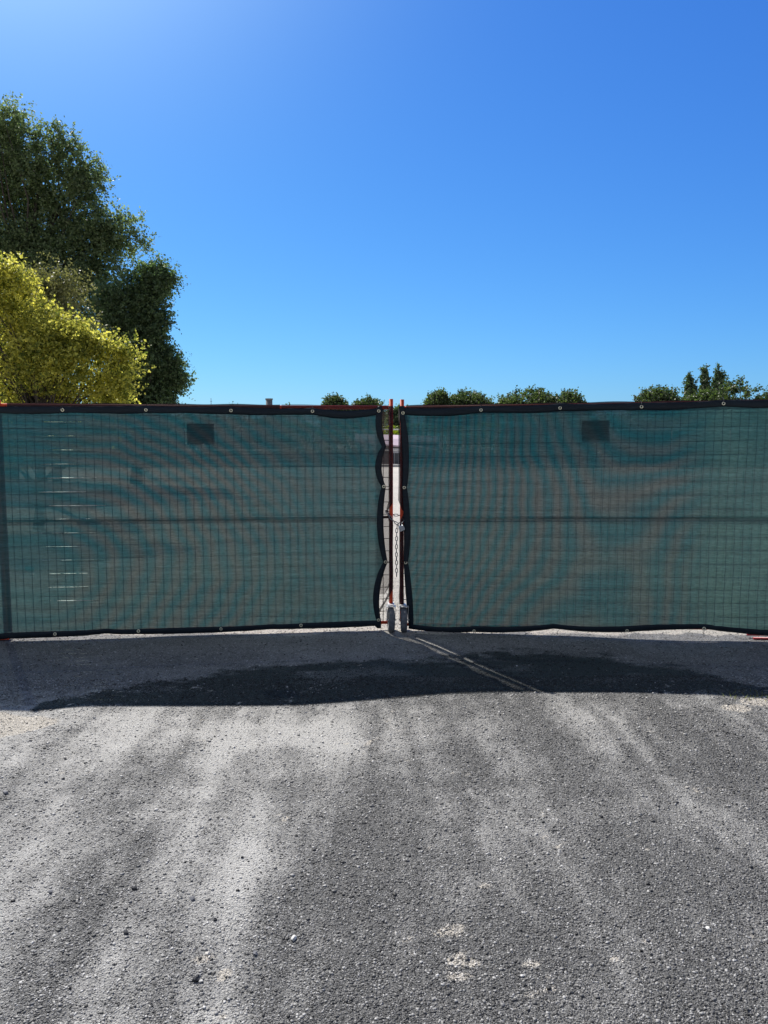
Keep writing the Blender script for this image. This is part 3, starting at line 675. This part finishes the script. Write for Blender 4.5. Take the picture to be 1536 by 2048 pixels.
for i, y in enumerate([843.5, 871.5, 899, 927.5, 955, 982.5, 1009.5, 1069.5, 1097, 1124.5, 1151.5, 1179, 1205, 1232]):
    c0 = 128 + random.uniform(-14, 16); hw_ = random.uniform(38, 66); thr.append((c0 - hw_, c0 + hw_, y))
scL = screen(LA, 'green mesh privacy screen with loose scalloped black edge on the left gate leaf', topL, botL, innL, 1, -60, bandL, glowL,
       [(125, 820), (292, 820), (462, 821), (625, 822.5), (757.5, 822)], [(110, 1268), (277, 1262), (442, 1258), (602, 1250.5), (757, 1240)], [(767.5, 973), (771, 1124)], thr)
scR = screen(RB, 'green mesh privacy screen, dusty at its outer end, on the right gate leaf', topR, botR, innR, -1, 1600, bandR, dust_glowR,
       [(806, 826), (962, 820), (1120, 816), (1283, 813.5), (1447, 807)], [(948, 1262), (1254, 1261.5), (1408, 1257)], [(808.5, 975), (811.5, 1125)])

# signs fixed behind the wires
def sign(lf, x0, y0, x1, y1, label):
    (u0, z0), (u1, z1) = lf.pix(x0, y0, .0145), lf.pix(x1, y1, .0145); uc, zc = (u0 + u1) / 2, (z0 + z1) / 2
    t = empty('gate_sign', lf.w(uc, z1, -.012), label, 'sign', 'small signs on the far side of the gates')
    ang = math.atan2(lf.d[1], lf.d[0]); Mr = Matrix.Rotation(ang, 3, 'Z')
    MB().box(lf.w(uc, zc, .0145), (abs(u1 - u0), .004, abs(z1 - z0)), Mr).build('sign_plate', M_sign, t)
    for a in (-1, 1):
        for b_ in (-1, 1): MB().box(lf.w(uc + a * abs(u1 - u0) * .43, zc + b_ * abs(z1 - z0) * .42, .008), (.004, .012, .02), Mr).build('fixing_clip', M_black, t)
sign(LA, 373, 845, 428, 885, 'small dark oblong sign showing through the screen of the left gate leaf')
sign(RB, 1162, 839, 1216, 879, 'small dark oblong sign showing blurred through the screen of the right gate leaf')

# neighbouring fence panel ends
def panel(A, B, label, topz, xs_cloth=None):
    lf = Leaf(A, B); t = empty('fence_panel', (lf.A[0], lf.A[1], 0), label, 'fence', 'orange fence panels beside the gate')
    MB().tube([lf.w(lf.L, .02), lf.w(lf.L, 1), lf.w(lf.L, topz)], .0155, 12).build('post', M_orange, t, True)
    MB().tube([lf.w(0, .02), lf.w(0, 1), lf.w(0, topz)], .0155, 12).build('post', M_orange, t, True)
    m = MB()
    for nm, z in (('top_rail', topz - .05), ('middle_rail', .92), ('bottom_rail', .09)): MB().tube([lf.w(.01, z), lf.w(lf.L - .01, z)], .0135, 12).build(nm, M_orange, t, True)
    u = .06
    while u < lf.L - .03: m.tube([lf.w(u, .09), lf.w(u, topz - .05)], .0021, 4, False); u += .0605
    for i in range(1, 17): m.tube([lf.w(0, .09 + i * .1), lf.w(lf.L, .09 + i * .1)], .0021, 4, False)
    m.build('wire_mesh', M_wire, t); return t, lf
pA = at(1, 1100, 5.76)
pt, _ = panel((pA[0] - 2.9, 5.45), (pA[0] - .005, 5.78), 'orange fence panel whose post top shows at the left edge, beside the left gate leaf', at(0, 788, 5.78)[2])
fx, fy = gnd(6, 1281)
MB().box((fx - .1, 5.72, .014), (.28, .06, .02)).build('foot', M_orange, pt)
pc = at(1584, 1100, 5.64)
pt2, _ = panel((pc[0] + 3.0, 5.3), (pc[0] + .03, 5.63), 'orange fence panel just beyond the right gate leaf with its red foot showing', 1.83)
fm = MB(); g0 = gnd(1494, 1276); fm.tube([(g0[0], g0[1] - .0, .028), (g0[0] + 1.2, g0[1] - .08, .028)], .009, 10); fm.tube([(g0[0] + .02, g0[1] - .06, .014), (g0[0] + 1.2, g0[1] - .14, .014)], .009, 10)
fm.build('foot', M_redbar, pt2, True)

# ------------------------------------------------------------ chain and padlock
def link_mesh(c, d, roll, L=.040, W=.022, r=.0032):
    d = Vector(d).normalized(); a = Vector((0, 1, 0)) if abs(d.y) < .8 else Vector((1, 0, 0))
    s_ = d.cross(a).normalized(); s_ = Matrix.Rotation(roll, 3, d) @ s_
    pts = []; h = L / 2 - W / 2
    for k in range(9): an = -math.pi / 2 + math.pi * k / 8; pts.append(Vector(c) + d * (h + math.cos(an) * (W / 2 - r)) + s_ * math.sin(an) * (W / 2 - r))
    for k in range(9): an = math.pi / 2 + math.pi * k / 8; pts.append(Vector(c) + d * (-h + math.cos(an) * (W / 2 - r)) + s_ * math.sin(an) * (W / 2 - r))
    return MB().tube(pts, r, 7, closed=True)
def A3(px, py, Y): return Vector(at(px, py, Y))
ch = empty('chain', A3(793, 1100, 5.945), 'steel chain looped round both centre posts with its loose end hanging down', 'chain')
def along(path, pitch=.0315, roll0=0):
    cum = [0]
    for a, b_ in zip(path[:-1], path[1:]): cum.append(cum[-1] + (b_ - a).length)
    k = 0; s_ = pitch / 2
    while s_ < cum[-1]:
        i = max(j for j in range(len(path) - 1) if cum[j] <= s_); f = (s_ - cum[i]) / max(1e-6, cum[i + 1] - cum[i]); p = path[i].lerp(path[i + 1], f); d = path[i + 1] - path[i]
        link_mesh(p, d, roll0 + (k % 2) * math.pi / 2 + random.uniform(-.25, .25)).build('chain_link', M_chain, ch, True); s_ += pitch; k += 1
along([A3(796, 1049, 5.93), A3(785, 1040, 5.945), A3(776, 1028, 5.965), A3(772.5, 1021, 5.99), A3(776, 1024, 6.03), A3(789, 1030, 6.035), A3(803, 1031, 6.035), A3(809.5, 1033, 6.0), A3(808, 1041, 5.955), A3(802, 1048, 5.935)])
along([A3(794.5, 1049, 5.935), A3(793.5, 1062, 5.93), A3(792.8, 1100, 5.93), A3(793.2, 1152, 5.93)], roll0=math.pi / 2)
pk = empty('padlock', A3(803, 1056, 5.91), 'steel laminated padlock closing the chain between the two centre posts', 'padlock')
Mr = Matrix.Rotation(R(-26), 3, 'Y').to_3x3() if True else None
Mr = Matrix.Rotation(R(-26), 3, 'Y'); c0 = A3(803.2, 1056.5, 5.908)
for k in range(5):
    z_ = (-.016 + k * .008); q = MB().box(c0 + Mr @ Vector((0, 0, z_)), (.044 - (.004 if k in (0, 4) else 0), .026 if k % 2 else .0235, .0071), Mr)
    if k == 0: body = q
    else: body.add(q.v, q.f)
bo = body.build('lock_body', M_lock, pk); bm_ = bo.modifiers.new('bev', 'BEVEL'); bm_.width = .0015; bm_.segments = 2
MB().tube([c0 + Mr @ Vector((math.cos(a) * .013, 0, .018 + (0 if k in (0, 12) else .014) + math.sin(a) * .014)) for k, a in enumerate(np.linspace(math.pi, 0, 13))], .0036, 10).build('shackle', M_chain, pk, True)
MB().tube([c0 + Mr @ Vector((.004, 0, -.0205)), c0 + Mr @ Vector((.004, 0, -.027))], [.009, .0085], 14).build('key_cover', M_lockdark, pk, True)

# ------------------------------------------------------------ trees
def leaf_quads(C, size, flat=0.0):
    n = len(C); d = rng.normal(size=(n, 3)); d[:, 2] -= 0.25; d /= np.linalg.norm(d, axis=1)[:, None]
    e = rng.normal(size=(n, 3)); e = np.cross(d, e); e /= np.linalg.norm(e, axis=1)[:, None]; nn = np.cross(d, e)
    s = (size * rng.uniform(.6, 1.35, n))[:, None]
    V = np.stack([C - d * s * .5, C + e * s * .34 + nn * s * .08, C + d * s * .5, C - e * s * .34 + nn * s * .08], 1).reshape(-1, 3)
    return V, np.arange(n * 4).reshape(n, 4)
def tree(name, label, cat, base, lobes, mat, nclu, nleaf, leaf, spread, group=None, shell=0.5, trunk_r=.2, toneseed=1, drop=0.0, limbs=26, up=0.0, mat2=None, knob=1.0):
    """lobes: list of (x,y,z, rx,ry,rz) world ellipsoids"""
    base = np.array(base, float)
    t = empty(name, base, label, cat, group)
    Lb0 = np.array(lobes, float); sub = [Lb0 * np.array([1, 1, 1, .76, .76, .76]) if knob >= 1 else Lb0]
    for q in Lb0:
        for _ in range(7):
            dd = rng.normal(size=3); dd /= np.linalg.norm(dd); f_ = rng.uniform(.22, .42) * knob; sub.append(np.concatenate([q[:3] + dd * q[3:] * (1.02 - f_ * .8), q[3:] * f_])[None])
    Lb = np.concatenate(sub); vol = np.prod(Lb[:, 3:], 1) ** .62; pr = vol / vol.sum()
    k = rng.choice(len(Lb), nclu, p=pr); d = rng.normal(size=(nclu, 3)); d /= np.linalg.norm(d, axis=1)[:, None]
    rr = np.where(rng.random(nclu) < shell, rng.uniform(.78, 1.05, nclu), rng.random(nclu) ** .5)
    C = Lb[k, :3] + d * Lb[k, 3:] * rr[:, None]
    C = C[C[:, 2] > base[2] + .3]; nclu = len(C)
    cs = spread * rng.uniform(.5, 1.4, nclu)
    cnt = np.maximum(4, (nleaf * (cs / spread) ** 1.6).astype(int)); idx = np.repeat(np.arange(nclu), cnt)
    off = rng.normal(size=(len(idx), 3)) * np.array([1, 1, .75]) * .55
    # twigs: leaves strung in short sprays rather than round puffs
    ns = 6; sp = rng.normal(size=(nclu, ns, 3)); sp[..., 2] += up; sp /= np.linalg.norm(sp, axis=2)[..., None]
    w_ = rng.integers(0, ns, len(idx)); along_ = rng.random(len(idx))[:, None] * 1.5
    Pn = C[idx] + (sp[idx, w_] * along_ + off * .22) * cs[idx][:, None]
    V, Fc = leaf_quads(Pn, leaf)
    
    tw = rng.normal(0.5, .24, nclu)
    tone = np.clip(tw[idx] + rng.normal(0, .30, len(idx)), 0, 1)
    o = fast_mesh('crown', V, Fc, mat, t); attr(o, 'tone', np.repeat(tone, 4))
    if mat2 is not None: pass
    m = MB(); top = C[:, 2].max(); hx = Lb0[:, 0].mean(), Lb0[:, 1].mean(); H = (top - base[2]) * .8
    ax = lambda f: np.array([base[0] + (hx[0] - base[0]) * f * .8 + .12 * trunk_r * math.sin(f * 7), base[1] + (hx[1] - base[1]) * f * .8, base[2] + H * f])
    m.tube([ax(f) for f in np.linspace(0, 1, 9)], [trunk_r * (1.25 if f == 0 else 1) * (1 - .85 * f) + .004 for f in np.linspace(0, 1, 9)], 9)
    for c in C[rng.choice(nclu, min(limbs, nclu), replace=False)]:
        f0 = np.clip((c[2] - base[2]) / H * .55 + rng.uniform(-.1, .05), .12, .9); p0 = ax(f0); mid = (p0 + c) / 2 + np.array([0, 0, .12 * np.linalg.norm(c - p0)]) + rng.normal(0, .06, 3) * np.linalg.norm(c - p0)
        r0 = trunk_r * (1 - .8 * f0) * .5; m.tube([p0, (p0 * .5 + mid * .5) + rng.normal(0, .02, 3), mid, (mid + c) / 2, c], [r0, r0 * .75, r0 * .5, r0 * .3, r0 * .1], 5)
    m.build('trunk', M_bark, t, True)
    return t
def LB(Y, items, dr=1.0):
    out = []
    for (px, py, rx, ry) in items:
        p = at(px, py, Y); k = Y / F; out.append((p[0], Y + rng.uniform(-.25, .25) * rx * k, p[2], rx * k, rx * k * dr, ry * k))
    return out
def base_at(px, Y): return (at(px, 900, Y)[0], Y, float(zground(np.array([0.]), np.array([float(Y)]))[0]))
# great dark poplar, upper left
tree('poplar_tree', 'tallest dark green tree filling the upper left, behind the golden tree', 'tree', base_at(20, 27),
     LB(27, [(-60, 330, 150, 120), (20, 300, 95, 85), (95, 340, 85, 95), (140, 400, 75, 70), (172, 368, 45, 50), (222, 452, 62, 42), (150, 480, 95, 75), (243, 482, 52, 40), (60, 500, 150, 120), (190, 560, 85, 65), (-40, 560, 180, 160), (110, 640, 130, 110), (0, 720, 170, 130)], .5),
     L_dark, 3400, 66, .085, .32, shell=.75, trunk_r=.2, limbs=80, knob=1.3)
tree('alder_tree', 'dark tree with ragged right side between the golden tree and open sky', 'tree', base_at(270, 24),
     LB(24, [(318, 552, 32, 38), (285, 570, 48, 50), (255, 620, 55, 60), (300, 640, 40, 50), (285, 700, 62, 60), (318, 735, 45, 45), (345, 765, 32, 32), (320, 800, 38, 45), (260, 780, 75, 75), (280, 860, 60, 60)], .6),
     L_dark2, 1600, 72, .075, .27, shell=.75, trunk_r=.16, limbs=60, knob=1.3)
tree('golden_tree', 'bright yellow-green tree low on the left, directly behind the fence top', 'tree', base_at(70, 12.5),
     LB(12.5, [(-40, 600, 100, 85), (15, 580, 50, 58), (58, 632, 64, 58), (115, 672, 52, 46), (165, 690, 48, 40), (205, 712, 42, 36), (246, 728, 36, 36), (228, 790, 44, 52), (110, 735, 130, 85), (0, 720, 120, 120), (170, 820, 100, 70), (60, 860, 150, 80)], .36),
     L_yel, 1700, 42, .050, .17, shell=.7, trunk_r=.07, limbs=110, up=.6, knob=1.45)
tree('brown_tree', 'dull olive-brown treetop poking out between the golden and the dark trees', 'tree', base_at(110, 16),
     LB(16, [(60, 570, 30, 25), (95, 570, 40, 30), (140, 580, 28, 26), (110, 620, 60, 40), (165, 660, 30, 30)], .9),
     L_brn, 150, 60, .055, .26, shell=.7, trunk_r=.1, limbs=30, up=.5)
# far round trees beyond the yard
def far(px, py, rx, ry, Y, label, mat=L_far, nclu=1300, leaf=.17, nleaf=44, g='round trees far beyond the yard'):
    top = py - ry; rx *= 1.2
    it = [(px, py, rx, ry), (px - rx * .45, py + ry * .25, rx * .6, ry * .75), (px + rx * .5, py + ry * .3, rx * .55, ry * .7), (px, py + ry * 1.0, rx * .9, ry * .9)]
    tree('round_tree', label, 'tree', base_at(px, Y), LB(Y, it, .9), mat, nclu, nleaf, leaf, .38, g, shell=.7, trunk_r=.2, limbs=14, up=.4, knob=.75)
far(670, 826, 20, 30, 75, 'small thin-crowned round tree left of the centre posts, farther from them')
far(735, 832, 26, 30, 75, 'low round tree top just left of the two centre posts')
far(876, 815, 17, 25, 70, 'narrow round tree just right of the centre posts, leftmost of that pair')
far(937, 821, 38, 33, 70, 'broad round tree right of the centre posts, touching a narrower one')
far(1055, 823, 50, 42, 66, 'widest round tree right of centre, with a smaller one at its right')
far(1133, 826, 36, 38, 66, 'smaller round tree at the right shoulder of the widest one')
far(1312, 822, 38, 42, 66, 'round tree standing alone left of the poplars')
far(1472, 812, 46, 46, 62, 'large round tree in front of the poplars on the right', nclu=380)
far(1405, 828, 38, 36, 62, 'low round tree beneath the poplars, left of the large one')
far(1548, 825, 28, 38, 62, 'round tree cut off by the right edge of the photo')
far(470, 842, 30, 30, 95, 'faint low treetop left of the concrete chimney', nclu=150)
far(575, 842, 32, 32, 95, 'faint low treetop right of the concrete chimney', nclu=150)
far(793, 838, 12, 20, 58, 'dark tree seen in the gap between the two centre posts', L_pop, 200)
def poplar(px, top, wd, Y, label):
    it = [(px, y_, wd * s_, 17) for y_, s_ in ((top + 10, .45), (top + 24, .8), (top + 42, 1), (top + 62, 1), (top + 82, .9))]
    tree('columnar_poplar', label, 'tree', base_at(px, Y), LB(Y, it, 1), L_pop, 260, 26, .30, .45, 'columnar poplars far on the right', shell=.7, trunk_r=.2, limbs=14, up=1.4)
poplar(1381, 755, 14, 105, 'leftmost and lowest columnar poplar of the far right group')
poplar(1409, 743, 10, 105, 'slim middle columnar poplar of the far right group')
poplar(1436, 738, 13, 105, 'tallest columnar poplar, right of the slim one, behind a large round tree')

# ------------------------------------------------------------ yard beyond the gates
def hedge(name, label, x0, x1, Y, z0, z1, th, n, leaf, mat):
    C = np.stack([rng.uniform(x0, x1, n), Y + rng.uniform(-th, th, n), z0 + (z1 - z0) * rng.random(n) ** .8], 1)
    C[:, 2] *= 1; C[:, 2] += (fbm(C[:, 0] * .8, C[:, 0] * 0, 33, 3) - .5) * .5
    V, Fc = leaf_quads(C, leaf); t = empty(name, ((x0 + x1) / 2, Y, z0), label, 'hedge')
    o = fast_mesh('foliage', V, Fc, mat, t)
    attr(o, 'tone', np.repeat(np.clip(rng.normal(.5, .25, n), 0, 1), 4))
    for k in range(int((x1 - x0) / 2)): x = x0 + .7 + k * 2; MB().tube([(x, Y, z0), (x + .1, Y, z0 + (z1 - z0) * .6)], [.05, .02], 6).build('stem', M_bark, t)
hedge('hedge', 'yellow-green hedge glimpsed in the gap between the two centre posts', -6, 7, 47, -1.3, at(0, 850, 47)[2], .7, 14000, .17, L_hedge)
hedge('hedge', 'dark evergreen hedge row at the far side of the yard, left part behind screen', -44, -6.2, 49, -1.3, 2.6, 1.2, 26000, .34, L_pop)
hedge('hedge', 'dark evergreen hedge row at the far side of the yard, right part behind screen', 7.2, 44, 49, -1.3, 2.6, 1.2, 26000, .34, L_pop)
# kerb and low board fence
k = MB(); k.box((0, 36.4, .06), (90, .3, .13)); tag(k.build('kerb', M_kerb), kind='structure')
bf = empty('board_fence', (0, 37.1, 0), 'low dark grey board fence along the far side of the yard', 'fence')
zt = at(0, 906, 37.1)[2]
m = MB()
for i in range(300): m.box((-30 + i * .2, 37.1, zt / 2 + .02), (.185, .03, zt - .04))
m.build('board_panel', M_wood, bf)
for i in range(21):
    MB().box((-30 + i * 3.0 + .4, 37.02, zt / 2 + .03), (.09, .09, zt + .08)).build('post', M_wood, bf)
rf = empty('rail_fence', (0, 38.4, 0), 'thin galvanised rail fence behind the low board fence', 'fence')
zr = at(0, 859, 38.4)[2]
m = MB(); m.tube([(-30, 38.4, zr), (30, 38.4, zr)], .03, 8); m.build('top_rail', M_galv, rf, True)
m = MB(); m.tube([(-30, 38.4, .75), (30, 38.4, .75)], .022, 8); m.build('lower_rail', M_galv, rf, True)
for i in range(21): MB().tube([(-29.2 + i * 2.9, 38.4, -.1), (-29.2 + i * 2.9, 38.4, zr)], .03, 8).build('post', M_galv, rf, True)
# shed seen in the gap
sh = empty('shed', (.9, 43, -1.2), 'small dark shed with pinkish pitched roof seen between the centre posts', 'shed')
zw = at(0, 886, 42)[2]; zp = at(0, 869, 43)[2]; x0, x1 = -1.4, 2.9
MB().box(((x0 + x1) / 2, 43.2, (zw - 1.25) / 2), (x1 - x0, 2.6, zw + 1.25)).build('wall', M_wall, sh)
ob('roof', [(x0 - .2, 41.6, zw + .1), (x1 + .2, 41.6, zw - .35), (x1 + .2, 43.2, zp - .1), (x0 - .2, 43.2, zp + .05), (x0 - .2, 44.8, zw), (x1 + .2, 44.8, zw - .3),
            (x0 - .2, 41.6, zw + .02), (x1 + .2, 41.6, zw - .43), (x0 - .2, 44.8, zw - .08), (x1 + .2, 44.8, zw - .38)],
   [(0, 1, 2, 3), (3, 2, 5, 4), (6, 7, 1, 0), (4, 5, 9, 8), (7, 9, 5, 2, 1), (6, 0, 3, 4, 8)], M_roof, sh)
for xw in (-.7, .65, 2.0):
    w_ = MB().box((xw, 41.87, .25), (.75, .06, 1.1)).build('window', M_frame, sh); MB().box((xw, 41.83, .25), (.58, .03, .92)).build('pane', M_glass, w_)
# chimney and mast far away
cx = at(538.5, 820, 90); ct = at(538.5, 797, 90)[2]
c_ = empty('chimney', (cx[0], 90, -1.3), 'round grey concrete chimney top rising over the left gate leaf', 'chimney')
MB().tube([(cx[0], 90, -1.3), (cx[0], 90, ct - .1)], [.42, .38], 20).build('shaft', M_chim, c_, True)
MB().tube([(cx[0], 90, ct - .16), (cx[0], 90, ct)], [.44, .44], 20).build('cap', M_chim, c_, False)
mx_ = at(422.5, 820, 70); mt = at(422, 796, 70)[2]
mm = MB().tube([(mx_[0], 70, -1.3), (mx_[0], 70, mt)], [.06, .02], 8); mm.tube([(mx_[0] - .1, 70, mt - .3), (mx_[0] + .1, 70, mt - .3)], .015, 6)
tag(mm.build('mast', M_chim, None, True), 'thin mast sticking up right of the big trees', 'mast')
